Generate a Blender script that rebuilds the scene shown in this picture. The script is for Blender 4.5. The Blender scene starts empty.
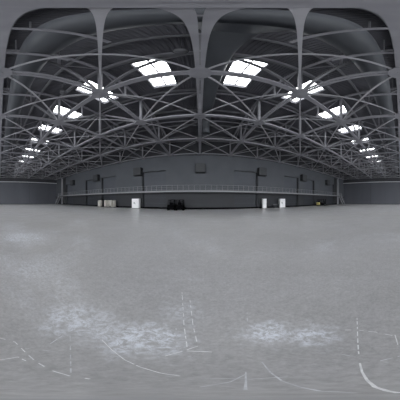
import bpy, math, random
from mathutils import Vector, Matrix
random.seed(7)
C = bpy.context.scene.collection
R = math.radians
PI = math.pi

# ------------------------------------------------------------------ measures (metres)
CAM = 1.6
A = 5.18            # roof grid
DZ = 8.05           # bottom chord plane above the lens
ZB = CAM + DZ
WY = 21.9           # facing wall
WX = 46.0           # end walls
def ZT(y):          # top chord height: shallow ridge over y = 0
    return CAM + DZ * (1.54 - 0.05 * abs(y) / A)
XS = [-45.3] + [i * A for i in range(-8, 9)] + [45.3]
II = list(range(-9, 10))
YS = [0.0, A, 2 * A, 3 * A, 4.13 * A]

# ------------------------------------------------------------------ materials
def mat(name, col, rough=0.6, metal=0.0, noise=0.0, scale=4.0, bump=0.0, spec=0.4, stretch=(1, 1, 1)):
    m = bpy.data.materials.new(name); m.use_nodes = True
    nt = m.node_tree; b = nt.nodes['Principled BSDF']
    b.inputs['Roughness'].default_value = rough
    b.inputs['Metallic'].default_value = metal
    b.inputs['Specular IOR Level'].default_value = spec
    tc = nt.nodes.new('ShaderNodeTexCoord')
    mp = nt.nodes.new('ShaderNodeMapping'); mp.inputs['Scale'].default_value = stretch
    nt.links.new(tc.outputs['Object'], mp.inputs[0])
    n = nt.nodes.new('ShaderNodeTexNoise'); n.inputs['Scale'].default_value = scale
    n.inputs['Detail'].default_value = 6
    nt.links.new(mp.outputs[0], n.inputs['Vector'])
    cr = nt.nodes.new('ShaderNodeValToRGB')
    cr.color_ramp.elements[0].position = 0.3; cr.color_ramp.elements[1].position = 0.7
    cr.color_ramp.elements[0].color = (*[c * (1 - noise) for c in col], 1)
    cr.color_ramp.elements[1].color = (*[min(1, c * (1 + noise)) for c in col], 1)
    nt.links.new(n.outputs['Fac'], cr.inputs[0])
    nt.links.new(cr.outputs[0], b.inputs['Base Color'])
    if bump:
        bp = nt.nodes.new('ShaderNodeBump'); bp.inputs['Strength'].default_value = bump
        bp.inputs['Distance'].default_value = 0.02
        nt.links.new(n.outputs['Fac'], bp.inputs['Height']); nt.links.new(bp.outputs[0], b.inputs['Normal'])
    return m

M = {}
M['steel'] = mat('grey_painted_steel', (0.305, 0.305, 0.333), 0.55, 0, 0.08, 2.0)
M['brace'] = mat('light_grey_brace_paint', (0.43, 0.43, 0.46), 0.55, 0, 0.06, 2.0)
M['web'] = mat('shaded_web_steel', (0.215, 0.217, 0.235), 0.6, 0, 0.08, 2.0)  # darker copy of the steel, with the webs' shade put into it
M['steel_dark'] = mat('dim_grey_steel', (0.20, 0.205, 0.22), 0.6, 0, 0.1, 2.0)
M['deck'] = mat('charcoal_roof_sheet', (0.118, 0.119, 0.135), 0.6, 0, 0.12, 1.0)
M['duct'] = mat('galvanised_duct', (0.088, 0.095, 0.107), 0.5, 0.0, 0.12, 0.6, stretch=(0.3, 1, 1))
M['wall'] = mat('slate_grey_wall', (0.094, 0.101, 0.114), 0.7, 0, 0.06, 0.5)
M['wall_low'] = mat('dark_slate_lower_wall', (0.030, 0.032, 0.037), 0.65, 0, 0.06, 0.5)  # darker lower band of the facing wall
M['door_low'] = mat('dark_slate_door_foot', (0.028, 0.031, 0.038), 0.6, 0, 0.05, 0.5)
M['upper'] = mat('dark_upper_cladding', (0.066, 0.068, 0.076), 0.7, 0, 0.1, 0.5)
M['door'] = mat('slate_door_sheet', (0.084, 0.091, 0.107), 0.6, 0, 0.05, 0.5)
M['gate'] = mat('dark_gate_sheet', (0.118, 0.124, 0.142), 0.6, 0, 0.07, 0.3, stretch=(1, 1, .2))
M['dark_and_shade'] = mat('dark_parts_and_gap_shade', (0.036, 0.038, 0.042), 0.8)  # near-black parts; also painted shade in door slots and under gates
M['rail'] = mat('light_galvanised', (0.42, 0.43, 0.45), 0.4, 0.3, 0.1, 3.0)
M['rail_grey'] = mat('grey_rail_paint', (0.24, 0.245, 0.255), 0.5, 0, 0.05, 2.0)
M['track'] = mat('track_with_glint', (0.70, 0.71, 0.73), 0.4, 0, 0.05, 2.0)  # glint along the track put into a pale colour
M['fascia'] = mat('pale_grey_edge', (0.27, 0.275, 0.285), 0.5, 0, 0.06, 1.0)
M['white'] = mat('white_enamel', (0.86, 0.86, 0.87), 0.35, 0, 0.02, 3.0)
M['mark'] = mat('grey_plate', (0.25, 0.26, 0.28), 0.5)
M['cream'] = mat('cream_plastic', (0.50, 0.48, 0.44), 0.5, 0, 0.06, 2.0)
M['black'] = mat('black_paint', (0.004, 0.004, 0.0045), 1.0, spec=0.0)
M['tyre'] = mat('tyre_rubber', (0.004, 0.004, 0.004), 1.0, spec=0.0)
M['yellow'] = mat('yellow_paint', (0.72, 0.62, 0.22), 0.4, 0, 0.05, 4.0)
M['seat'] = mat('black_vinyl', (0.005, 0.005, 0.006), 1.0, spec=0.0)
M['grey'] = mat('mid_grey_metal', (0.12, 0.125, 0.13), 0.5)
M['heater'] = mat('grey_heater_case', (0.058, 0.061, 0.066), 0.55, 0, 0.05, 2.0)
M['lamp'] = mat('dark_lamp_shell', (0.10, 0.104, 0.115), 0.5)

def glow_mat(name, col, s):
    m = bpy.data.materials.new(name); m.use_nodes = True
    nt = m.node_tree; nt.nodes.clear()
    e = nt.nodes.new('ShaderNodeEmission'); o = nt.nodes.new('ShaderNodeOutputMaterial')
    n = nt.nodes.new('ShaderNodeTexNoise'); n.inputs['Scale'].default_value = 0.6
    r = nt.nodes.new('ShaderNodeMapRange'); r.inputs['To Min'].default_value = s * 0.92; r.inputs['To Max'].default_value = s * 1.08
    nt.links.new(n.outputs['Fac'], r.inputs['Value']); nt.links.new(r.outputs[0], e.inputs['Strength'])
    e.inputs['Color'].default_value = (*col, 1); nt.links.new(e.outputs[0], o.inputs[0])
    return m
SKY = 9.3
M['pane'] = glow_mat('daylit_skylight_pane', (0.96, 0.98, 1.0), SKY)

def floor_mat():
    m = bpy.data.materials.new('worn_grey_concrete'); m.use_nodes = True
    nt = m.node_tree; N = nt.nodes; L = nt.links; b = N['Principled BSDF']
    tc = N.new('ShaderNodeTexCoord')
    def noise(scale, detail=8, rough=0.6, dist=0.0, st=(1, 1, 1)):
        mp = N.new('ShaderNodeMapping'); mp.inputs['Scale'].default_value = st
        L.new(tc.outputs['Object'], mp.inputs[0])
        n = N.new('ShaderNodeTexNoise'); n.inputs['Scale'].default_value = scale
        n.inputs['Detail'].default_value = detail; n.inputs['Roughness'].default_value = rough
        n.inputs['Distortion'].default_value = dist; L.new(mp.outputs[0], n.inputs['Vector']); return n.outputs['Fac']
    def ramp(fac, p0, p1, c0, c1):
        r = N.new('ShaderNodeValToRGB'); e = r.color_ramp.elements
        e[0].position = p0; e[1].position = p1; e[0].color = (*c0, 1); e[1].color = (*c1, 1)
        L.new(fac, r.inputs[0]); return r.outputs[0]
    def mix(f, a, c, mode='MIX'):
        x = N.new('ShaderNodeMix'); x.data_type = 'RGBA'; x.blend_type = mode
        if isinstance(f, float): x.inputs[0].default_value = f
        else: L.new(f, x.inputs[0])
        L.new(a, x.inputs[6]); L.new(c, x.inputs[7]); return x.outputs[2]
    base = ramp(noise(0.35, 12, 0.72, 0.3), 0.34, 0.66, (0.43, 0.43, 0.43), (0.535, 0.535, 0.54))
    warm = ramp(noise(0.11, 4), 0.35, 0.65, (0.98, 0.98, 1.0), (1.0, 0.99, 0.975))
    base = mix(1.0, base, warm, 'MULTIPLY')
    # fine grain at every size
    g1 = ramp(noise(7.0, 13, 0.84, 0.2), 0.36, 0.64, (0.90, 0.90, 0.90), (1.13, 1.13, 1.13))
    g2 = ramp(noise(26.0, 10, 0.75, 0.3), 0.36, 0.66, (0.86, 0.86, 0.86), (1.15, 1.15, 1.15))
    base = mix(1.0, base, g1, 'MULTIPLY'); base = mix(1.0, base, g2, 'MULTIPLY')
    # pale patches: blotches broken by a fine grain
    def math_(op, a, c):
        x = N.new('ShaderNodeMath'); x.operation = op
        for q, v in enumerate((a, c)):
            if isinstance(v, (int, float)): x.inputs[q].default_value = v
            else: L.new(v, x.inputs[q])
        return x.outputs[0]
    f1 = ramp(noise(0.30, 6, 0.7, 0.4), 0.53, 0.70, (0, 0, 0), (0.5, 0.5, 0.5))
    pale_blotch = f1
    for cx, cy, r, k in ((-0.36, 0.74, 0.42, 1.0), (-0.66, 0.70, 0.35, 0.7), (0.48, 0.80, 0.30, 1.1), (0.68, 0.58, 0.30, 0.8), (-0.98, 0.66, 0.5, 0.8), (-5.3, 0.9, 1.6, 0.9), (-0.2, 1.3, 0.4, 0.35), (-2.6, 0.7, 1.0, 0.4)):
        vd = N.new('ShaderNodeVectorMath'); vd.operation = 'DISTANCE'; L.new(tc.outputs['Object'], vd.inputs[0]); vd.inputs[1].default_value = (cx, cy, 0)
        wob = math_('ADD', vd.outputs['Value'], math_('MULTIPLY', math_('SUBTRACT', noise(2.2 / r, 6, 0.7), 0.5), r * 1.6))
        mr = N.new('ShaderNodeMapRange'); mr.interpolation_type = 'SMOOTHSTEP'; L.new(wob, mr.inputs['Value'])
        mr.inputs['From Min'].default_value = r; mr.inputs['From Max'].default_value = 0.0; mr.inputs['To Min'].default_value = 0; mr.inputs['To Max'].default_value = k
        pale_blotch = math_('MAXIMUM', pale_blotch, mr.outputs[0])
    f2 = ramp(noise(13.0, 13, 0.84, 0.5), 0.45, 0.56, (0.10, 0.10, 0.10), (1, 1, 1))
    k = math_('MINIMUM', math_('MULTIPLY', math_('MULTIPLY', pale_blotch, f2), 1.25), 1.0)
    pale = N.new('ShaderNodeRGB'); pale.outputs[0].default_value = (0.84, 0.87, 0.93, 1)
    base = mix(k, base, pale.outputs[0])
    # dark speckle
    sp = ramp(noise(9.0, 12, 0.85), 0.34, 0.5, (0.985, 0.985, 0.985), (1, 1, 1))
    base = mix(1.0, base, sp, 'MULTIPLY')
    L.new(base, b.inputs['Base Color'])
    ro = N.new('ShaderNodeMapRange'); L.new(noise(1.3, 9, 0.75, 0.5), ro.inputs['Value'])
    ro.inputs['From Min'].default_value = 0.3; ro.inputs['From Max'].default_value = 0.7
    ro.inputs['To Min'].default_value = 0.27; ro.inputs['To Max'].default_value = 0.36
    L.new(ro.outputs[0], b.inputs['Roughness']); b.inputs['Specular IOR Level'].default_value = 0.38
    b.inputs['Diffuse Roughness'].default_value = 0.35; b.inputs['Sheen Weight'].default_value = 0.025; b.inputs['Sheen Roughness'].default_value = 0.45
    bp = N.new('ShaderNodeBump'); bp.inputs['Strength'].default_value = 0.10; bp.inputs['Distance'].default_value = 0.02
    L.new(noise(5.0, 8, 0.7), bp.inputs['Height']); L.new(bp.outputs[0], b.inputs['Normal'])
    return m
M['floor'] = floor_mat()
M['scuff'] = mat('pale_scuff', (0.92, 0.93, 0.95), 0.6, 0, 0.2, 20)
M['scuff_dim'] = mat('faint_scuff', (0.64, 0.65, 0.67), 0.6, 0, 0.25, 20)

# ------------------------------------------------------------------ mesh builder
class MB:
    def __init__(s): s.v = []; s.f = []; s.mi = []; s.sm = []
    def add(s, vs, fs, mi=0, smooth=False):
        o = len(s.v); s.v += [tuple(v) for v in vs]
        for f in fs: s.f.append([o + i for i in f]); s.mi.append(mi); s.sm.append(smooth)
        return s
    def box(s, x0, x1, y0, y1, z0, z1, mi=0):
        vs = [(x, y, z) for z in (z0, z1) for y in (y0, y1) for x in (x0, x1)]
        return s.add(vs, [(0, 2, 3, 1), (4, 5, 7, 6), (0, 1, 5, 4), (2, 6, 7, 3), (0, 4, 6, 2), (1, 3, 7, 5)], mi)
    def bbox(s, x0, x1, y0, y1, z0, z1, b=0.02, mi=0):      # box with chamfered edges
        vs = []
        for (sx, sy, sz) in [(i, j, k) for i in (0, 1) for j in (0, 1) for k in (0, 1)]:
            x = x1 if sx else x0; y = y1 if sy else y0; z = z1 if sz else z0
            dx = -b if sx else b; dy = -b if sy else b; dz = -b if sz else b
            vs += [(x, y + dy, z + dz), (x + dx, y, z + dz), (x + dx, y + dy, z)]
        I = lambda i, j, k, a: ((i * 2 + j) * 2 + k) * 3 + a
        fs = []
        for i in (0, 1):
            q = [I(i, 0, 0, 0), I(i, 1, 0, 0), I(i, 1, 1, 0), I(i, 0, 1, 0)]; fs.append(q if i else q[::-1])
            q = [I(0, i, 0, 1), I(0, i, 1, 1), I(1, i, 1, 1), I(1, i, 0, 1)]; fs.append(q if i else q[::-1])
            q = [I(0, 0, i, 2), I(1, 0, i, 2), I(1, 1, i, 2), I(0, 1, i, 2)]; fs.append(q if i else q[::-1])
        for i in (0, 1):
            for j in (0, 1):
                q = [I(i, j, 0, 0), I(i, j, 1, 0), I(i, j, 1, 1), I(i, j, 0, 1)]; fs.append(q if (i + j) % 2 else q[::-1])
                q = [I(i, 0, j, 0), I(i, 1, j, 0), I(i, 1, j, 2), I(i, 0, j, 2)]; fs.append(q[::-1] if (i + j) % 2 else q)
                q = [I(0, i, j, 1), I(1, i, j, 1), I(1, i, j, 2), I(0, i, j, 2)]; fs.append(q if (i + j) % 2 else q[::-1])
        for i in (0, 1):
            for j in (0, 1):
                for k in (0, 1):
                    q = [I(i, j, k, 0), I(i, j, k, 1), I(i, j, k, 2)]; fs.append(q if (i + j + k) % 2 else q[::-1])
        return s.add(vs, fs, mi)
    def bar(s, p, q, w, h, mi=0):                            # rectangular bar, w across (level), h upright
        p = Vector(p); q = Vector(q); d = (q - p).normalized()
        up = Vector((0, 0, 1)) if abs(d.z) < 0.999 else Vector((0, 1, 0))
        sd = d.cross(up).normalized(); u = sd.cross(d).normalized()
        vs = []
        for e in (p, q):
            for a, b in ((-1, -1), (1, -1), (1, 1), (-1, 1)): vs.append(e + sd * a * w / 2 + u * b * h / 2)
        return s.add(vs, [(3, 2, 1, 0), (4, 5, 6, 7), (0, 1, 5, 4), (1, 2, 6, 5), (2, 3, 7, 6), (3, 0, 4, 7)], mi)
    def tube(s, pts, r, n=12, mi=0, caps=True, smooth=True):
        pts = [Vector(p) for p in pts]; rs = r if isinstance(r, (list, tuple)) else [r] * len(pts)
        prev = None; rings = []
        for i, p in enumerate(pts):
            t = (pts[min(i + 1, len(pts) - 1)] - pts[max(i - 1, 0)]).normalized()
            if prev is None:
                a = Vector((0, 0, 1)) if abs(t.z) < 0.9 else Vector((0, 1, 0))
                u = t.cross(a).normalized()
            else:
                u = (prev - t * prev.dot(t)).normalized()
            prev = u; w = t.cross(u)
            rings.append([p + (u * math.cos(2 * PI * k / n) + w * math.sin(2 * PI * k / n)) * rs[i] for k in range(n)])
        vs = [v for g in rings for v in g]; fs = []
        for i in range(len(pts) - 1):
            for k in range(n): fs.append((i * n + k, i * n + (k + 1) % n, (i + 1) * n + (k + 1) % n, (i + 1) * n + k))
        s.add(vs, fs, mi, smooth)
        if caps:
            s.add(rings[0], [tuple(range(n - 1, -1, -1))], mi); s.add(rings[-1], [tuple(range(n))], mi)
        return s
    def lathe(s, prof, c=(0, 0, 0), n=24, mi=0, smooth=True):  # prof: (r, z) list
        vs = [(c[0] + r * math.cos(2 * PI * k / n), c[1] + r * math.sin(2 * PI * k / n), c[2] + z) for r, z in prof for k in range(n)]
        fs = [(i * n + k, i * n + (k + 1) % n, (i + 1) * n + (k + 1) % n, (i + 1) * n + k) for i in range(len(prof) - 1) for k in range(n)]
        return s.add(vs, fs, mi, smooth)
    def prism(s, poly, y0, y1, mi=0):                        # polygon in x,z extruded along y
        n = len(poly); vs = [(x, y0, z) for x, z in poly] + [(x, y1, z) for x, z in poly]
        fs = [tuple(range(n)), tuple(range(2 * n - 1, n - 1, -1))] + [(i, i + n, (i + 1) % n + n, (i + 1) % n) for i in range(n)]
        return s.add(vs, fs, mi)
    def build(s, name, mats, parent=None):
        me = bpy.data.meshes.new(name); me.from_pydata(s.v, [], s.f)
        for m in (mats if isinstance(mats, (list, tuple)) else [mats]): me.materials.append(m)
        me.polygons.foreach_set('material_index', s.mi); me.polygons.foreach_set('use_smooth', s.sm); me.update()
        o = bpy.data.objects.new(name, me); C.objects.link(o)
        if parent is not None: o.parent = parent
        return o

def tag(o, label, cat, group=None):
    o['label'] = label; o['category'] = cat
    if group: o['group'] = group
    return o
def thing(name, label, cat, loc=(0, 0, 0), rz=0.0, group=None):
    o = bpy.data.objects.new(name, None); C.objects.link(o); o.empty_display_size = 0.2
    o.location = loc; o.rotation_euler = (0, 0, rz); return tag(o, label, cat, group)
def struct(o, label=None, cat=None):
    o['kind'] = 'structure'
    if label: o['label'] = label
    if cat: o['category'] = cat
    return o
def copy_tree(o, parent=None):
    c = o.copy(); C.objects.link(c)
    if parent is not None: c.parent = parent
    for ch in o.children: copy_tree(ch, c)
    return c
ORD = ['', 'first', 'second', 'third', 'fourth', 'fifth', 'sixth', 'seventh', 'eighth', 'ninth', 'tenth', 'eleventh']

# ------------------------------------------------------------------ floor, with its scuffed lines
fl = MB(); fl.box(-WX - 1, WX + 1, -WY - 0.6, WY + 0.8, -0.3, 0.0)
def scuff(pts, w, z, mi, dash=None, gap=None):
    pts = [Vector((x, y, 0)) for x, y in pts]
    fine = []
    for a, b in zip(pts, pts[1:]):
        n = max(2, int((b - a).length / 0.03)); fine += [a.lerp(b, k / n) for k in range(n)]
    fine.append(pts[-1])
    dist = 0.0; on = True; nxt = dash or 1e9
    for a, b in zip(fine, fine[1:]):
        t = b - a
        if t.length < 1e-6: continue
        dist += t.length
        if dist > nxt:
            on = not on; nxt = dist + (dash if on else gap) * random.uniform(0.5, 1.5)
        if not on: continue
        n = Vector((-t.y, t.x, 0)).normalized() * w * 0.27
        fl.add([(a.x - n.x, a.y - n.y, z), (b.x - n.x, b.y - n.y, z), (b.x + n.x, b.y + n.y, z), (a.x + n.x, a.y + n.y, z)], [(0, 1, 2, 3)], mi)
SC = [
    ([(0.455, 0.148), (0.426, 0.137), (0.398, 0.126), (0.37, 0.115), (0.342, 0.105), (0.318, 0.094), (0.293, 0.084), (0.269, 0.074), (0.245, 0.065), (0.224, 0.056), (0.203, 0.047), (0.182, 0.039), (0.161, 0.032), (0.149, 0.026), (0.137, 0.02), (0.125, 0.015), (0.113, 0.011), (0.107, 0.008), (0.101, 0.005), (0.094, 0.002), (0.088, 0.0)], 0.014, 1, None, None),
    ([(1.133, 0.398), (1.014, 0.354), (0.902, 0.313), (0.797, 0.275), (0.698, 0.239), (0.655, 0.223), (0.614, 0.208), (0.573, 0.192), (0.533, 0.178)], 0.014, 1, 0.06, 0.03),
    ([(0.89, 0.41), (0.9, 0.389), (0.909, 0.368), (0.917, 0.347), (0.925, 0.325), (0.928, 0.289), (0.929, 0.254), (0.929, 0.219), (0.928, 0.185), (0.918, 0.145), (0.906, 0.107), (0.893, 0.07), (0.879, 0.035)], 0.012, 1, 0.05, 0.04),
    ([(0.539, 0.274), (0.537, 0.246), (0.533, 0.218), (0.528, 0.191), (0.522, 0.165)], 0.012, 2, 0.09, 0.03),
    ([(0.23, 0.435), (0.221, 0.401), (0.21, 0.369), (0.199, 0.336), (0.187, 0.305), (0.178, 0.276), (0.168, 0.247), (0.157, 0.219), (0.144, 0.192), (0.139, 0.172), (0.132, 0.153), (0.125, 0.134), (0.116, 0.116), (0.111, 0.103), (0.105, 0.09), (0.099, 0.078), (0.092, 0.067), (0.091, 0.057), (0.089, 0.047), (0.086, 0.039), (0.083, 0.03)], 0.01, 2, None, None),
    ([(-0.256, 1.797), (-0.218, 1.579), (-0.186, 1.387), (-0.158, 1.216), (-0.134, 1.061), (-0.116, 0.965), (-0.1, 0.874), (-0.085, 0.787), (-0.072, 0.704)], 0.014, 1, 0.07, 0.05),
    ([(-0.126, 1.595), (-0.105, 1.446), (-0.088, 1.31), (-0.072, 1.184), (-0.059, 1.067), (-0.044, 0.971), (-0.031, 0.879), (-0.02, 0.791), (-0.011, 0.707)], 0.014, 1, 0.07, 0.05),
    ([(-0.19, 0.997), (-0.17, 0.905), (-0.151, 0.817), (-0.133, 0.733), (-0.117, 0.652)], 0.012, 2, 0.05, 0.04),
    ([(-0.066, 0.645), (-0.049, 0.644), (-0.033, 0.644), (-0.016, 0.642), (0.0, 0.641), (0.015, 0.639), (0.03, 0.636), (0.045, 0.634), (0.06, 0.631)], 0.016, 1, None, None),
    ([(-0.156, 0.554), (-0.143, 0.573), (-0.13, 0.591), (-0.115, 0.608), (-0.099, 0.626), (-0.08, 0.651), (-0.058, 0.675), (-0.036, 0.699), (-0.011, 0.722)], 0.012, 1, 0.12, 0.03),
    ([(-0.567, 0.585), (-0.529, 0.568), (-0.492, 0.549), (-0.457, 0.53), (-0.422, 0.511), (-0.387, 0.493), (-0.353, 0.473), (-0.32, 0.453), (-0.289, 0.432), (-0.263, 0.42), (-0.239, 0.407), (-0.215, 0.393), (-0.193, 0.378), (-0.169, 0.367), (-0.147, 0.355), (-0.126, 0.342), (-0.106, 0.328), (-0.091, 0.322), (-0.076, 0.316), (-0.061, 0.309), (-0.048, 0.301)], 0.01, 1, 0.4, 0.02),
    ([(-0.847, 0.0), (-0.831, 0.024), (-0.814, 0.048), (-0.796, 0.071), (-0.778, 0.092), (-0.738, 0.102), (-0.699, 0.111), (-0.66, 0.118), (-0.621, 0.124), (-0.587, 0.129), (-0.553, 0.133), (-0.52, 0.136), (-0.487, 0.137), (-0.453, 0.142), (-0.42, 0.146), (-0.387, 0.147), (-0.355, 0.147), (-0.331, 0.152), (-0.307, 0.156), (-0.283, 0.159), (-0.26, 0.159), (-0.246, 0.164), (-0.231, 0.168), (-0.217, 0.171), (-0.203, 0.173)], 0.012, 1, 0.05, 0.04),
    ([(-0.52, 0.0), (-0.53, 0.019), (-0.539, 0.038), (-0.548, 0.058), (-0.556, 0.079), (-0.541, 0.086), (-0.526, 0.092), (-0.511, 0.097), (-0.496, 0.103)], 0.012, 1, 0.1, 0.03),
    ([(-0.836, 0.512), (-0.678, 0.417), (-0.533, 0.329), (-0.398, 0.247), (-0.27, 0.168)], 0.009, 2, 0.05, 0.04),
    ([(0.126, 0.335), (0.105, 0.28), (0.085, 0.225), (0.064, 0.171), (0.044, 0.118)], 0.008, 2, None, None),
    ([(0.0, 0.279), (0.027, 0.275), (0.053, 0.268), (0.078, 0.258), (0.102, 0.246), (0.13, 0.243), (0.159, 0.238), (0.187, 0.228), (0.216, 0.216)], 0.008, 2, 0.2, 0.1),
    ([(0.0, 0.164), (0.011, 0.18), (0.023, 0.194), (0.037, 0.208), (0.053, 0.221), (0.067, 0.244), (0.082, 0.267), (0.099, 0.289), (0.117, 0.31)], 0.008, 2, 0.2, 0.05),
    ([(0.895, 0.035), (0.855, 0.029), (0.815, 0.022), (0.776, 0.017), (0.738, 0.012)], 0.012, 1, None, None),
    ([(0.5, 0.079), (0.52, 0.062), (0.539, 0.042), (0.558, 0.022), (0.576, 0.0)], 0.012, 2, 0.08, 0.03),
    ([(-0.679, 0.135), (-0.654, 0.177), (-0.626, 0.217), (-0.596, 0.254), (-0.564, 0.288)], 0.01, 2, 0.04, 0.06),
    ([(-0.696, 0.288), (-0.717, 0.317), (-0.738, 0.347), (-0.758, 0.379), (-0.777, 0.412)], 0.014, 2, None, None),
    ([(0.478, 1.234), (0.437, 1.124), (0.4, 1.021), (0.364, 0.924), (0.33, 0.833)], 0.014, 2, 0.06, 0.06)]
for k, (pts, w, mi, dash, gap) in enumerate(SC): scuff(pts, w, 0.0006 + 0.00005 * k, mi, dash, gap)
struct(fl.build('floor', [M['floor'], M['scuff'], M['scuff_dim']]), 'worn pale grey concrete floor with scuffed lines', 'floor')

# ------------------------------------------------------------------ facing wall with recessed doors
DOORS = [(-38.5, -34.0), (-27.6, -23.4), (-21.5, -17.0), (-10.8, -6.0), (6.0, 10.8), (17.0, 21.5), (23.4, 27.6), (34.0, 38.5)]
DH = 7.0
w = MB(); x = -WX - 0.6
for a, b in DOORS:
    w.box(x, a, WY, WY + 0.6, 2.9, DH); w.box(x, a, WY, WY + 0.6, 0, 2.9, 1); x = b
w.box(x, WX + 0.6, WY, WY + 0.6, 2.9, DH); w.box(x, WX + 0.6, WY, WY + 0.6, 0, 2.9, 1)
w.box(-WX - 0.6, WX + 0.6, WY, WY + 0.6, DH, ZB)
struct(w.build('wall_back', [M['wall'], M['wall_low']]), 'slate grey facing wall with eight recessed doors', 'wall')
u = MB(); u.box(-WX + 0.0, WX, WY - 0.02, WY + 0.6, ZB, ZT(WY) + 0.45)
struct(u.build('wall_back_upper', M['upper']), 'dark cladding above the facing wall', 'wall')
for k, (a, b) in enumerate(DOORS):
    d = MB(); sgn = -1 if a < 0 else 1
    n = 7
    for q in range(n):
        z0 = 0.02 + q * (DH - 0.04) / n; z1 = z0 + (DH - 0.04) / n - 0.015
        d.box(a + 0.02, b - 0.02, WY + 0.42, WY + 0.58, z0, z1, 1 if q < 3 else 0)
    d.box(a + 0.02, b - 0.02, WY + 0.44, WY + 0.56, 0.02, DH - 0.02)
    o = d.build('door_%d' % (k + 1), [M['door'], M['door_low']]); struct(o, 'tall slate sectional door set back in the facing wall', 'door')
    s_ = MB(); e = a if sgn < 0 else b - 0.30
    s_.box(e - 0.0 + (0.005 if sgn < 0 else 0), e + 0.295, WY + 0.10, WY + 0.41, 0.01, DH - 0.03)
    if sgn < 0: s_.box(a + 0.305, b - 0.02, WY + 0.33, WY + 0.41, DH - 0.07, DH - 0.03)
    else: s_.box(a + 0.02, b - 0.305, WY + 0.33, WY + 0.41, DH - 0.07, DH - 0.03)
    s_.build('dark_and_shade', M['dark_and_shade'], o)  # dark strip painted as the unlit slot beside and above the door
# skirting, with the shadow at the wall foot put into its black
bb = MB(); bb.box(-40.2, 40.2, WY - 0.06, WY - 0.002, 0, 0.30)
struct(bb.build('baseboard_back', M['black']), 'black skirting with painted shadow at the foot of the facing wall', 'baseboard')
# wall behind the camera
w = MB(); GO, GT = 40.0, 9.0                     # unseen gate, added open to the sky to light the hall from behind
w.box(-WX - 0.6, -GO, -WY - 0.6, -WY, 0, GT); w.box(GO, WX + 0.6, -WY - 0.6, -WY, 0, GT)
w.box(-WX - 0.6, WX + 0.6, -WY - 0.6, -WY, GT, ZT(WY) + 0.45)
struct(w.build('wall_front', M['wall']), 'slate grey wall behind the viewer', 'wall')

g = MB(); g.box(-160, 160, -140, -WY - 0.6, -0.3, -0.02)  # unseen ground, added to keep low sky light off the roof
struct(g.build('ground', mat('apron_concrete', (0.30, 0.30, 0.30), 0.8, 0, 0.1, 0.3)), 'unseen grey concrete apron added outside the open gate', 'ground')
pl = bpy.data.lights.new('gate_portal', 'AREA'); pl.shape = 'RECTANGLE'; pl.size = 2 * GO; pl.size_y = GT; pl.cycles.is_portal = True
po = bpy.data.objects.new('gate_portal', pl); C.objects.link(po); po.location = (0, -WY - 0.3, GT / 2); po.rotation_euler = (R(90), 0, PI)
# ------------------------------------------------------------------ end walls: gate leaves, dark fascia, bright top track
GH = 8.1; nd = len(DOORS)
for side, sx in (('left', -1), ('right', 1)):
    w = MB()
    def bx(x0, x1, *r, mi=0): w.box(min(sx * x0, sx * x1), max(sx * x0, sx * x1), *r, mi)
    bx(WX, WX + 0.6, -WY - 0.6, WY + 0.6, GH + 0.25, ZT(0) + 0.6)
    bx(WX + 0.5, WX + 0.6, -WY - 0.6, WY + 0.6, 0, GH + 0.25)
    o = w.build('wall_' + side, M['upper']); struct(o, 'dark %s end wall above and behind the sliding gates' % side, 'wall')
    L = 5.45
    for k in range(8):
        y1 = WY - 0.15 - k * L; y0 = y1 - L + 0.07
        g = MB(); off = 0.06 if k % 2 else 0.22
        xx0, xx1 = sx * (WX + off), sx * (WX + off + 0.14); xx0, xx1 = min(xx0, xx1), max(xx0, xx1)
        g.box(xx0, xx1, y0, y1, 0.12, GH)
        for q in range(5):                      # shallow pressed ribs
            yy = y0 + (q + 0.5) * (y1 - y0) / 5
            e0 = sx * (WX + off - 0.025); e1 = sx * (WX + off)
            g.box(min(e0, e1), max(e0, e1), yy - 0.06, yy + 0.06, 0.2, GH - 0.1)
        nd += 1
        o = g.build('door_%d' % nd, M['gate']); struct(o, 'dark sliding gate leaf in the %s end wall' % side, 'door')
        sl = MB(); sl.box(xx0, xx1, y0, y1, 0.0, 0.118); sl.build('bottom_gap_shade', M['dark_and_shade'], o)  # dark strip standing in for the shaded gap under the leaf
    t = MB(); e0, e1 = sx * (WX - 0.22), sx * (WX + 0.0)
    t.box(min(e0, e1), max(e0, e1), -WY, WY - 0.02, GH + 0.02, GH + 0.24)
    e0, e1 = sx * (WX - 0.30), sx * (WX - 0.221)
    t.box(min(e0, e1), max(e0, e1), -WY, WY - 0.02, GH + 0.16, GH + 0.24)
    o = t.build('trim_%d' % (1 if sx < 0 else 2), M['track']); struct(o, 'pale steel gate track along the %s end wall' % side, 'trim')
    # floor-to-roof column where the facing wall ends
    c = MB(); cx = sx * 40.6
    for dx in (-0.19, 0.15): c.box(cx + dx, cx + dx + 0.04, WY - 0.55, WY - 0.15, 0.02, ZB - 0.3)
    c.box(cx - 0.15, cx + 0.15, WY - 0.37, WY - 0.33, 0.02, ZB - 0.3)
    t = thing('steel_column', 'pale grey steel column at the %s end of the raised walkway' % side, 'column', (0, 0, 0))
    c.build('shaft', M['brace'], t)
    p = MB(); p.box(cx - 0.28, cx + 0.28, WY - 0.62, WY - 0.08, 0, 0.02); p.build('base_plate', M['steel'], t)
    p = MB(); p.box(cx - 0.28, cx + 0.28, WY - 0.62, WY - 0.08, ZB - 0.3, ZB - 0.26); p.build('head_plate', M['steel'], t)
    dk = MB(); e = sorted((sx * 38.55, sx * 40.15)); dk.box(e[0], e[1], WY - 0.10, WY - 0.002, 0.31, ZB - 0.3)  # flat dark strip standing proud of the wall
    o = dk.build('trim_%d' % (3 if sx < 0 else 4), M['dark_and_shade']); struct(o, 'dark vertical strip beside the %s column' % side, 'trim')

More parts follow.
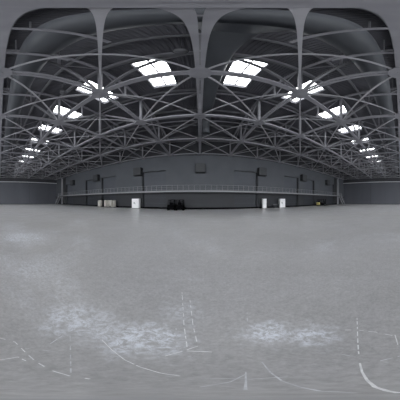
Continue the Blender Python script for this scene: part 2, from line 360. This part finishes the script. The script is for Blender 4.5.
# ------------------------------------------------------------------ roof sheet (ribbed) with openings for the skylights
SKX = [(i + 0.5) * A for i in range(-8, 8)]
SW, S0, S1 = 0.172 * A, 1.12 * A, 1.79 * A       # half width, near edge, far edge
def ZD(y): return ZT(y) + 0.36
rf = MB()
P = A / 24                                        # rib pitch
XR = []
n0 = int((WX + 0.6) / P) + 1
for k in range(-n0, n0):
    x0 = k * P
    XR += [(x0, 0.0), (x0 + P * 0.5, 0.0), (x0 + P * 0.58, 0.05), (x0 + P * 0.92, 0.05)]
YR = [-WY - 0.6, -S1, -S0, 0.0, S0, S1, WY + 0.6]
nv = len(XR)
vs = [(x, y, ZD(y) + dz) for y in YR for x, dz in XR]
fs = []
for r in range(len(YR) - 1):
    hole = r in (1, 4)
    for k in range(nv - 1):
        xm = (XR[k][0] + XR[k + 1][0]) / 2
        if hole and any(abs(xm - sxx) < SW for sxx in SKX): continue
        fs.append((r * nv + k, (r + 1) * nv + k, (r + 1) * nv + k + 1, r * nv + k + 1))
rf.add(vs, fs)
struct(rf.build('ceiling', M['deck']), 'dark ribbed steel roof sheeting', 'ceiling')
nw = 0
for sy in (1, -1):  # rear row is unseen, added for its light
    for sxx in SKX:
        nw += 1
        fr = MB(); h = SW + 0.06
        ya, yb = S0 - 0.06, S1 + 0.06
        def up(x, y, dz): return (x, sy * y, ZD(y) + dz)
        for p, q in (((sxx - h, ya), (sxx - h, yb)), ((sxx + h, ya), (sxx + h, yb)), ((sxx - h, ya), (sxx + h, ya)), ((sxx - h, yb), (sxx + h, yb))):
            fr.bar(up(p[0], p[1], 0.16), up(q[0], q[1], 0.0 + 0.16), 0.09, 0.50)
        o = fr.build('window_%d' % nw, M['deck'])
        struct(o, 'bright rooflight in the dark roof sheeting', 'rooflight')
        mu = MB(); mu.bar(up(sxx + .02, ya, 0.26), up(sxx + .02, yb, 0.26), 0.11, 0.06)
        for q in (0.18, 0.52, 0.86):
            y = ya + (yb - ya) * q
            mu.bar(up(sxx - h, y, 0.31), up(sxx + h, y, 0.31), 0.045, 0.03)
        mu.build('glazing_bar', M['steel_dark'], o)
        pn = MB(); v = [up(sxx - h, ya, 0.36), up(sxx + h, ya, 0.36), up(sxx + h, yb, 0.36), up(sxx - h, yb, 0.36)]
        pn.add(v, [(3, 2, 1, 0)] if sy > 0 else [(0, 1, 2, 3)])
        pn.build('pane', M['pane'], o)

# ------------------------------------------------------------------ purlins
for k, y in enumerate([0.03 * A, 0.67 * A, 1.04 * A, 1.93 * A, 2.6 * A, 3.25 * A, 3.9 * A]):
    p = MB(); z = ZD(y) - 0.15
    p.box(-WX + 0.02, WX - 0.02, y - 0.05, y + 0.05, z - 0.10, z + 0.10)
    p.box(-WX + 0.02, WX - 0.02, y - 0.05, y + 0.12, z - 0.13, z - 0.10)
    o = p.build('roof_purlin', M['steel_dark'])
    tag(o, ['grey purlin along the roof ridge, directly overhead', 'grey roof purlin, second out from the ridge, nearer than the rooflights', 'grey roof purlin along the near edge of the rooflights',
            'grey roof purlin along the far edge of the rooflights', 'grey roof purlin, first beyond the rooflights', 'grey roof purlin, second beyond the rooflights',
            'grey roof purlin closest to the facing wall'][k], 'purlin', 'purlins under the roof sheeting')

# ------------------------------------------------------------------ trusses
def webs(root, axis, fixed, u0, u1, odd_is_u1):
    """one panel: main web from the foot of one post to the head of the next, its hanger and its strut"""
    f = (lambda u, z: (fixed, u, z)) if axis == 'y' else (lambda u, z: (u, fixed, z))
    zt = (lambda u: ZT(u)) if axis == 'y' else (lambda u: ZT(fixed))
    lo, hi = (u0, u1) if odd_is_u1 else (u1, u0)
    p = Vector(f(lo, ZB + 0.05)); q = Vector(f(hi, zt(hi) - 0.05))
    MB().bar(p, q, 0.16, 0.18).build('web_diagonal', M['web'], root)
    if axis == 'x': return
    m = (p + q) / 2; um = (lo + hi) / 2
    MB().bar(m, f(um, zt(um)), 0.12, 0.12).build('hanger', M['steel'], root)
    MB().bar(m, f(lo, zt(lo) - 0.05), 0.06, 0.06).build('strut', M['steel'], root)
def chord(name, p, q, root, wd=0.155, gap=0.05, h=0.07, n=0):
    b = MB(); p = Vector(p); q = Vector(q); d = (q - p).normalized(); sd = Vector((-d.y, d.x, 0)).normalized()
    o = sd * (wd + gap) / 2
    b.bar(p + o, q + o, wd, h); b.bar(p - o, q - o, wd, h)
    k = max(1, int((q - p).length / 1.2))
    for i in range(k + 1):
        c = p.lerp(q, i / k); b.bar(c - d * 0.06, c + d * 0.06, max(gap, 0.0) + 0.02, h * 0.5)
    return b.build(name, M['steel'], root)
for i, x in zip(II, XS):
    sd = 'left' if i < 0 else 'right'
    if i == 0: lab = 'roof truss running away overhead on the centre line, towards the facing wall'
    elif abs(i) == 9: lab = 'roof truss running away from us, tight against the %s end wall' % sd
    else: lab = 'roof truss running away from us, %s one %s of the centre line' % (ORD[abs(i)], sd)
    t = thing('long_roof_truss', lab, 'truss', (0, 0, 0), 0, 'trusses running away from the camera')
    chord('bottom_chord', (x, -0.22, ZB + 0.05), (x, YS[4] + 0.2, ZB + 0.05), t)
    b = MB(); b.bar((x, -0.1, ZT(0)), (x, YS[4] + 0.2, ZT(YS[4] + 0.2)), 0.22, 0.18); b.build('top_chord', M['steel'], t)
    for j, y in enumerate(YS):
        b = MB(); b.bar((x, y, ZB), (x, y, ZT(y)), 0.20, 0.20); b.build('post', M['steel'], t)
        r = 0.50
        g = MB().lathe([(0.0, 0.0), (r, 0.0), (r, 0.025), (0.0, 0.025)], (x, y, ZB - 0.04), 28, smooth=False).build('gusset_plate', M['steel'], t)
        MB().lathe([(0.0, 0.0), (0.13, 0.0), (0.13, 0.03), (0.0, 0.03)], (x, y, ZB - 0.075), 16, smooth=False).build('hub_cap', M['steel'], g)
        if j < 4: webs(t, 'y', x, y, YS[j + 1], (j + 1) % 2 == 0)
for j, y in enumerate(YS):
    lab = ['roof truss crossing from left to right directly overhead', 'roof truss crossing left to right, first one beyond overhead', 'roof truss crossing left to right, second beyond overhead',
           'roof truss crossing left to right, third beyond overhead', 'roof truss crossing left to right, tight against the facing wall'][j]
    t = thing('cross_roof_truss', lab, 'truss', (0, 0, 0), 0, 'trusses crossing from left to right')
    chord('bottom_chord', (XS[0], y, ZB + 0.07), (XS[-1], y, ZB + 0.07), t, 0.16, 0.0, 0.14)
    b = MB(); b.bar((XS[0], y, ZT(y)), (XS[-1], y, ZT(y)), 0.14, 0.14); b.build('top_chord', M['steel'], t)
    for k in range(len(XS) - 1):
        webs(t, 'x', y, XS[k], XS[k + 1], II[k + 1] % 2 == 0)
# level cross braces, one pair of flat bars in each bay
for j in range(4):
    for k in range(len(XS) - 1):
        i = II[k]; n = i + 1 if i >= 0 else -i; sd = 'right' if i >= 0 else 'left'
        lab = 'thin level cross brace, %s bay %s of centre, %s' % (ORD[n], sd, ['row nearest overhead', 'second row out', 'third row out', 'row next to the facing wall'][j])
        t = thing('cross_brace', lab, 'brace', (0, 0, 0), 0, 'level cross braces between the trusses')
        x0, x1, y0, y1 = XS[k] + .2, XS[k + 1] - .2, YS[j] + .2, YS[j + 1] - .2
        z = ZB + 0.012
        MB().bar((x0, y0, z), (x1, y1, z), 0.105, 0.05).build('brace_bar', M['brace'], t)
        MB().bar((x1, y0, z + 0.06), (x0, y1, z + 0.06), 0.105, 0.05).build('brace_bar', M['brace'], t)

# ------------------------------------------------------------------ air duct
DZc = CAM + 10.0; DY = 1.27; DR = 0.64; BX = 0.62; BR = 0.60
t = thing('air_duct', 'big round grey air duct crossing the roof overhead, with a side branch', 'duct')
MB().tube([(-WX + 0.1, DY, DZc), (WX - 0.1, DY, DZc)], DR, 40).build('main_pipe', M['duct'], t)
for xx in range(-42, 43, 6):
    MB().tube([(xx - 0.03, DY, DZc), (xx + 0.03, DY, DZc)], DR + 0.012, 40).build('seam_ring', M['duct'], t)
sd_ = MB().tube([(BX, DY + 0.3, DZc), (BX, DY + 0.62, DZc), (BX, DY + 1.1, DZc)], [1.25, 0.95, BR], 36, caps=False)
sd_.build('branch_saddle', M['duct'], t)
pts = [(BX, DY + 1.1, DZc), (BX, 12.6, DZc)]
for q in range(1, 9):
    an = q / 8 * PI / 2; pts.append((BX, 12.6 + 0.9 * math.sin(an), DZc - 0.9 * (1 - math.cos(an))))
rs = [BR, 0.52] + [0.52 - 0.012 * q for q in range(1, 9)]
MB().tube(pts, rs, 32).build('branch_pipe', M['duct'], t)
zn = CAM + 7.75
MB().tube([(BX, 13.5, DZc - 0.9), (BX, 13.5, zn + 0.1)], [0.42, 0.40], 28, caps=False).build('nozzle', M['duct'], t)
MB().lathe([(0.40, 0.10), (0.47, 0.05), (0.47, 0.0), (0.39, 0.0), (0.36, 0.1)], (BX, 13.5, zn), 28).build('nozzle_rim', M['duct'], t)
for xx in (-38.4, -32.4, -26.4, -20.4, -14.4, -8.4, -4.05, -2.09, 2.09, 4.05, 8.4, 14.4, 20.4, 26.4, 32.4, 38.4):   # cradles that carry the pipe
    zc = DZc - DR - 0.10
    cb = MB(); cb.box(xx - 0.07, xx + 0.07, DY - 1.35, DY + 1.15, zc - 0.07, zc + 0.07)
    cb.build('cradle_beam', M['steel'], t)
    hb = MB()
    for s in (-1, 1): hb.bar((xx, DY + s * (DR + 0.12), zc), (xx, DY + s * (DR + 0.12), ZD(DY) - 0.02), 0.03, 0.03)
    hb.build('hanger_rod', M['steel_dark'], t)

# ------------------------------------------------------------------ lamps under the roof
LZ = CAM + 9.5
l0 = thing('pendant_lamp', 'dark round lamp', 'lamp', (0, 0, LZ), 0, 'unlit round lamps under the roof')
MB().lathe([(0.0, 0.035), (0.25, 0.03), (0.27, 0.0), (0.275, 0.03), (0.22, 0.16), (0.10, 0.24), (0.0, 0.25)], (0, 0, 0), 24).build('shade', M['lamp'], l0)
MB().lathe([(0.0, 0.02), (0.24, 0.02), (0.24, 0.028), (0.0, 0.028)], (0, 0, 0), 20).build('lens', M['steel_dark'], l0)
stem = MB().tube([(0, 0, 0.24), (0, 0, 1.0)], 0.02, 8).build('stem', M['lamp'], l0)
used = False
for r, y in enumerate((4.0, 11.75, 19.5)):
    for k in range(-4, 5):
        x = -0.62 + 6.82 * k
        o = copy_tree(l0) if used else l0; used = True
        o.location = (x, y, LZ)
        for ch in o.children:
            if ch.name.startswith('stem'): ch.scale = (1, 1, 1); ch.scale.z = (ZD(y) - 0.03 - LZ) / 1.0
        pos = 'on the centre line' if k == 0 else '%s lamp %s of the centre' % (ORD[abs(k)], 'left' if k < 0 else 'right')
        o['label'] = 'dark round lamp under the roof, %s, %s' % (['overhead row', 'middle row', 'far row'][r], pos)

# ------------------------------------------------------------------ raised walkway on the facing wall
WF = 20.4; Z0, Z1 = 2.74, 3.08; XE = 41.0
t = thing('raised_walkway', 'long raised walkway with thin railing along the facing wall', 'walkway')
MB().box(-XE, XE, WF + 0.12, WY - 0.11, Z0 + 0.08, Z1 - 0.02).build('deck', M['dark_and_shade'], t)
MB().box(-XE, XE, WF, WF + 0.11, Z1 - 0.17, Z1).build('edge_trim', M['fascia'], t)
MB().box(-XE, XE, WF + 0.05, WF + 0.11, Z0 + 0.02, Z1 - 0.171).build('edge_beam', M['dark_and_shade'], t)
rl = MB()
for z, rr in ((4.02, 0.025), (3.70, 0.014), (3.39, 0.014)):
    rl.tube([(-XE, WF + 0.05, z), (XE, WF + 0.05, z)], rr, 8)
rl.box(-XE, XE, WF + 0.03, WF + 0.04, Z1, Z1 + 0.10)
rl = rl.build('railing', M['rail_grey'], t)
npst = 91
for k in range(npst):
    xx = -XE + 0.05 + k * (2 * XE - 0.1) / (npst - 1)
    MB().box(xx - 0.022, xx + 0.022, WF + 0.03, WF + 0.07, Z1, 4.02).build('post', M['rail_grey'], rl)
# stairs at both ends
for sx, side in ((-1, 'left'), (1, 'right')):
    t = thing('metal_stair', 'steep grey metal stair down from the %s end of the raised walkway' % side, 'stair')
    x0, x1 = XE + 0.12, XE + 3.0; ya, yb = WF + 0.1, WF + 0.95
    for y in (ya, yb):
        b = MB(); b.bar((sx * x0, y, Z1 - 0.1), (sx * x1, y, 0.12), 0.05, 0.24); b.build('stringer', M['brace'], t)
        h = MB(); h.tube([(sx * x0, y, Z1 + 0.92), (sx * x1, y, 0.98), (sx * x1, y, 0.02)], 0.03, 8)
        h.tube([(sx * x0, y, Z1 + 0.45), (sx * x1, y, 0.52)], 0.02, 8)
        for q in (0.02, 0.35, 0.68):
            xx = x0 + (x1 - x0) * q; zz = Z1 - 0.1 + (0.12 - Z1 + 0.1) * q
            h.tube([(sx * xx, y, zz), (sx * xx, y, zz + 0.98)], 0.02, 8)
        h.build('handrail', M['rail'], t)
    for q in range(13):
        xx = x0 + (x1 - x0) * (q + 0.6) / 14; zz = Z1 - 0.1 + (0.12 - Z1 + 0.1) * (q + 0.6) / 14
        MB().box(sx * xx - 0.12, sx * xx + 0.12, ya + 0.03, yb - 0.03, zz - 0.02, zz + 0.02).build('tread', M['grey'], t)

# ------------------------------------------------------------------ heater boxes on the wall
def heater(x, label):
    t = thing('unit_heater', label, 'heater', (x, WY, 6.28), 0, 'heater boxes high on the facing wall')
    MB().bbox(-0.78, 0.78, -0.95, -0.004, 0.06, 1.55, 0.03).build('casing', M['heater'], t)
    MB().box(-0.80, 0.80, -0.97, -0.004, -0.03, 0.055).build('drip_tray', M['dark_and_shade'], t)
    for s in (-1, 1):
        g = MB(); e = sorted((s * 0.785, s * 0.81))
        g.box(e[0], e[1], -0.90, -0.06, 0.12, 1.48)
        o = g.build('side_grille', M['dark_and_shade'], t)
        fn = MB()
        for q in range(4):
            a0 = q * PI / 2 + 0.5
            c = (-0.48, 0.8); e0, e1 = sorted((s * 0.812, s * 0.83))
            pp = [(c[0] + 0.08 * math.cos(a0), c[1] + 0.08 * math.sin(a0)), (c[0] + 0.36 * math.cos(a0 - 0.25), c[1] + 0.36 * math.sin(a0 - 0.25)), (c[0] + 0.36 * math.cos(a0 + 0.3), c[1] + 0.36 * math.sin(a0 + 0.3))]
            fn.add([(e0, y, z) for y, z in pp] + [(e1, y, z) for y, z in pp], [(0, 1, 2), (5, 4, 3), (0, 3, 4, 1), (1, 4, 5, 2), (2, 5, 3, 0)])
        fn.build('fan_blade', M['heater'], o)
    fp = MB()
    for q in range(5): fp.box(-0.62, 0.62, -0.962, -0.951, 0.28 + q * 0.24, 0.42 + q * 0.24)
    fp.build('front_louvre', M['heater'], t)
heater(-33.5, 'grey heater box high on the facing wall, nearest the left stair')
heater(-22.7, 'grey heater box high on the wall, above and left of the cream tanks')
heater(-11.35, 'grey heater box high above the white cabinet left of the forklifts')
heater(0.05, 'grey heater box at the middle of the facing wall')
heater(11.35, 'grey heater box high on the wall above the narrow white cabinet')
heater(22.7, 'grey heater box high on the wall between the narrow cabinet and the yellow forklift')
heater(33.5, 'grey heater box high on the facing wall, nearest the right stair')

# ------------------------------------------------------------------ white cabinets
def cabinet(x, y, w_, h, d, rz, label, mark):
    t = thing('white_cabinet', label, 'cabinet', (x, y, 0), rz, 'white cabinets by the facing wall')
    MB().bbox(-w_ / 2, w_ / 2, 0, d, 0.09, h, 0.015).build('body', M['white'], t)
    MB().box(-w_ / 2 + 0.03, w_ / 2 - 0.03, 0.03, d - 0.03, 0.0, 0.09).build('plinth', M['grey'], t)
    n = 2 if w_ > 1.2 else 1
    for k in range(n):
        a = -w_ / 2 + 0.02 + k * (w_ - 0.04) / n; b = a + (w_ - 0.04) / n - 0.008
        o = MB().bbox(a, b, -0.035, -0.001, 0.11, h - 0.02, 0.008).build('door', M['white'], t)
        hx = b - 0.06 if k == 0 else a + 0.03
        MB().bbox(hx, hx + 0.03, -0.075, -0.036, h * 0.42, h * 0.55, 0.006).build('handle', M['rail'], o)
        if mark and k == 0:
            MB().bbox(b - 0.30, b - 0.10, -0.05, -0.0355, h * 0.50, h * 0.64, 0.004).build('dark_plate', M['mark'], o)
cabinet(-11.55, 20.72, 1.48, 1.84, 0.80, 0, 'white two-door cabinet with small dark plate, left of the two black forklifts', True)
cabinet(11.6, 20.75, 0.72, 1.84, 0.5, 0, 'narrow plain white cabinet, right of the facing wall middle', False)
cabinet(15.75, 20.75, 1.35, 1.86, 0.6, 0, 'wider white cabinet with small dark plate, right of the low grey table', True)
# low table
t = thing('low_table', 'low dark grey metal table between the two white cabinets', 'table', (14.2, 21.1, 0))
MB().bbox(-0.72, 0.72, -0.32, 0.32, 0.66, 0.74, 0.01).build('top', M['grey'], t)
for a in (-0.65, 0.65):
    for b in (-0.26, 0.26): MB().box(a - 0.03, a + 0.03, b - 0.03, b + 0.03, 0, 0.66).build('leg', M['dark_and_shade'], t)
MB().box(-0.62, 0.62, -0.24, 0.24, 0.18, 0.22).build('shelf', M['dark_and_shade'], t)
MB().box(-0.4, 0.35, -0.2, 0.2, 0.22, 0.52).build('storage_box', M['dark_and_shade'], t)

# ------------------------------------------------------------------ cream tanks
def tank(x, y, r, h, label, cap=False, drain=False):
    t = thing('cream_tank', label, 'tank', (x, y, 0), 0, 'cream upright tanks')
    MB().lathe([(0, 0.12), (r, 0.12), (r, h - 0.10), (r * 0.93, h - 0.03), (r * 0.7, h), (0, h)], n=28).build('body', M['cream'], t)
    MB().lathe([(0, 0), (r * 0.94, 0), (r * 0.94, 0.118), (0, 0.118)], n=24, smooth=False).build('base_ring', M['dark_and_shade'], t)
    for z in (h * 0.35, h * 0.68):
        MB().lathe([(r, z - 0.03), (r + 0.014, z - 0.02), (r + 0.014, z + 0.02), (r, z + 0.03)], n=28).build('hoop', M['cream'], t)
    MB().lathe([(0, h), (r * 0.35, h), (r * 0.35, h + 0.04), (0, h + 0.04)], n=20).build('lid', M['cream'], t)
    if cap: MB().bbox(-0.28, 0.34, -0.2, 0.2, h + 0.041, h + 0.50, 0.03).build('motor_box', M['dark_and_shade'], t)
    if drain: MB().bbox(-0.1, 0.1, -r - 0.12, -r + 0.02, 0.13, 0.34, 0.02).build('drain_valve', M['black'], t)
tank(-21.0, 21.05, 0.55, 1.52, 'wide cream tank standing alone, with black box on its lid', cap=True)
tank(-19.25, 21.0, 0.345, 1.55, 'cream tank in the row of four, end nearest the wide tank')
tank(-18.42, 21.05, 0.345, 1.56, 'cream tank in the row of four, second from the wide tank')
tank(-17.58, 21.0, 0.345, 1.56, 'cream tank in the row of four, third from wide tank, with black drain valve', drain=True)
tank(-16.76, 21.05, 0.335, 1.55, 'cream tank in the row of four, end nearest the white cabinet')

# ------------------------------------------------------------------ forklifts
def forklift(loc, rz, label, body, group=None, s=1.0):
    t = thing('forklift', label, 'forklift', loc, rz, group); t.scale = (s, s * 1.06, s * 0.93)
    # local: forward = +x, width = y
    MB().prism([(-0.95, 0.18), (0.70, 0.18), (0.70, 0.42), (0.30, 0.42), (0.22, 0.55), (-0.20, 0.80), (-0.95, 0.80)][::-1], -0.46, 0.46).build('chassis', M['black'], t)
    MB().prism([(-1.25, 0.30), (-0.955, 0.22), (-0.955, 0.92), (-1.12, 0.95), (-1.25, 0.78)][::-1], -0.50, 0.50).build('counterweight', M[body], t)
    MB().bbox(-0.80, -0.30, -0.26, 0.26, 0.805, 0.93, 0.03).build('seat', M['seat'], t)
    MB().bbox(-0.92, -0.81, -0.25, 0.25, 0.90, 1.32, 0.03).build('backrest', M['seat'], t)
    col = MB(); col.tube([(0.42, 0, 0.42), (0.16, 0, 1.02)], 0.03, 10); col.build('steering_column', M['black'], t)
    pts = [(0.16 + 0.09 * math.cos(a) * 1.3, 0.17 * math.sin(a), 1.04 + 0.07 * math.cos(a)) for a in [k * PI / 8 for k in range(17)]]
    MB().tube(pts, 0.016, 8, caps=False).build('steering_wheel', M['black'], t)
    for y in (-0.44, 0.44):
        MB().tube([(0.42, y, 0.42), (0.30, y, 1.70)], 0.032, 10).build('guard_post', M['black'], t)
        MB().tube([(-1.0, y, 0.93), (-0.85, y, 1.70)], 0.032, 10).build('guard_post', M['black'], t)
    g = MB(); 
    for y in (-0.44, 0.44): g.bar((-0.92, y, 1.72), (0.36, y, 1.72), 0.06, 0.05)
    for k in range(7): xx = -0.90 + k * 0.205; g.bar((xx, -0.44, 1.73), (xx, 0.44, 1.73), 0.04, 0.04)
    g.build('overhead_guard', M['black'], t)
    m = MB()
    for y in (-0.33, 0.33): m.box(0.78, 0.92, y - 0.055, y + 0.055, 0.06, 1.78)
    for z in (0.35, 1.05, 1.70): m.box(0.80, 0.86, -0.33, 0.33, z, z + 0.09)
    m.tube([(0.83, -0.12, 0.35), (0.83, -0.12, 1.55)], 0.035, 8); m.tube([(0.83, 0.12, 0.35), (0.83, 0.12, 1.55)], 0.035, 8)
    m.build('mast', M['black'], t)
    c = MB(); c.box(0.93, 0.98, -0.42, 0.42, 0.14, 0.22); c.box(0.93, 0.98, -0.42, 0.42, 0.46, 0.54)
    for y in (-0.40, -0.14, 0.14, 0.40): c.box(0.935, 0.965, y - 0.015, y + 0.015, 0.22, 0.95)
    c.box(0.93, 0.97, -0.42, 0.42, 0.93, 0.97); c.build('load_backrest', M['black'], t)
    for y in (-0.24, 0.24):
        f = MB(); f.box(0.985, 1.03, y - 0.06, y + 0.06, 0.05, 0.58); f.prism([(1.0, 0.04), (1.85, 0.05), (1.85, 0.065), (1.0, 0.09)][::-1], y - 0.06, y + 0.06)
        f.build('fork', M['black'], t)
    for x, r, y in ((0.50, 0.27, 0.50), (0.50, 0.27, -0.50), (-0.80, 0.22, 0.49), (-0.80, 0.22, -0.49)):
        wv = MB(); wv.tube([(x, y - 0.09, r), (x, y - 0.06, r), (x, y + 0.06, r), (x, y + 0.09, r)], [r * 0.88, r, r, r * 0.88], 24)
        o = wv.build('wheel', M['tyre'], t)
        e = 1 if y > 0 else -1
        MB().tube([(x, y + e * 0.085, r), (x, y + e * 0.10, r)], r * 0.5, 16).build('hub', M['mark'] if body == 'yellow' else M['black'], o)
forklift((-4.42, 19.85, 0), R(93), 'black forklift seen from behind, beside the white cabinet, left one of the pair', 'black', 'pair of black forklifts', 1.0)
forklift((-3.03, 19.85, 0), R(88), 'black forklift seen from behind, right one of the pair nearest the wall middle', 'black', 'pair of black forklifts', 1.0)
forklift((28.5, 20.1, 0), R(-18), 'yellow and black forklift side-on near the facing wall, by the right stair', 'yellow', None, 1.12)

# ------------------------------------------------------------------ camera, world, view
cam = bpy.data.cameras.new('camera'); co = bpy.data.objects.new('camera', cam); C.objects.link(co)
co.location = (0, 0, CAM); co.rotation_euler = (R(90), 0, 0)
cam.type = 'PANO'
try:
    cam.panorama_type = 'EQUIRECTANGULAR'; P_ = cam
    cam.longitude_min
except Exception:
    P_ = cam.cycles; P_.panorama_type = 'EQUIRECTANGULAR'
P_.longitude_min = -PI / 2; P_.longitude_max = PI / 2; P_.latitude_min = -PI / 2; P_.latitude_max = PI / 2
cam.clip_start = 0.01; cam.clip_end = 500
sc = bpy.context.scene; sc.camera = co
wd = bpy.data.worlds.new('sky'); sc.world = wd; wd.use_nodes = True
wd.node_tree.nodes['Background'].inputs[0].default_value = (0.94, 0.965, 1.0, 1); wd.node_tree.nodes['Background'].inputs[1].default_value = 8.5
sc.cycles.max_bounces = 8; sc.cycles.diffuse_bounces = 6; sc.cycles.glossy_bounces = 3
sc.cycles.use_denoising = True
sc.view_settings.view_transform = 'Standard'; sc.view_settings.look = 'None'
sc.view_settings.exposure = 0.0; sc.view_settings.gamma = 1.0; sc.view_settings.use_curve_mapping = False
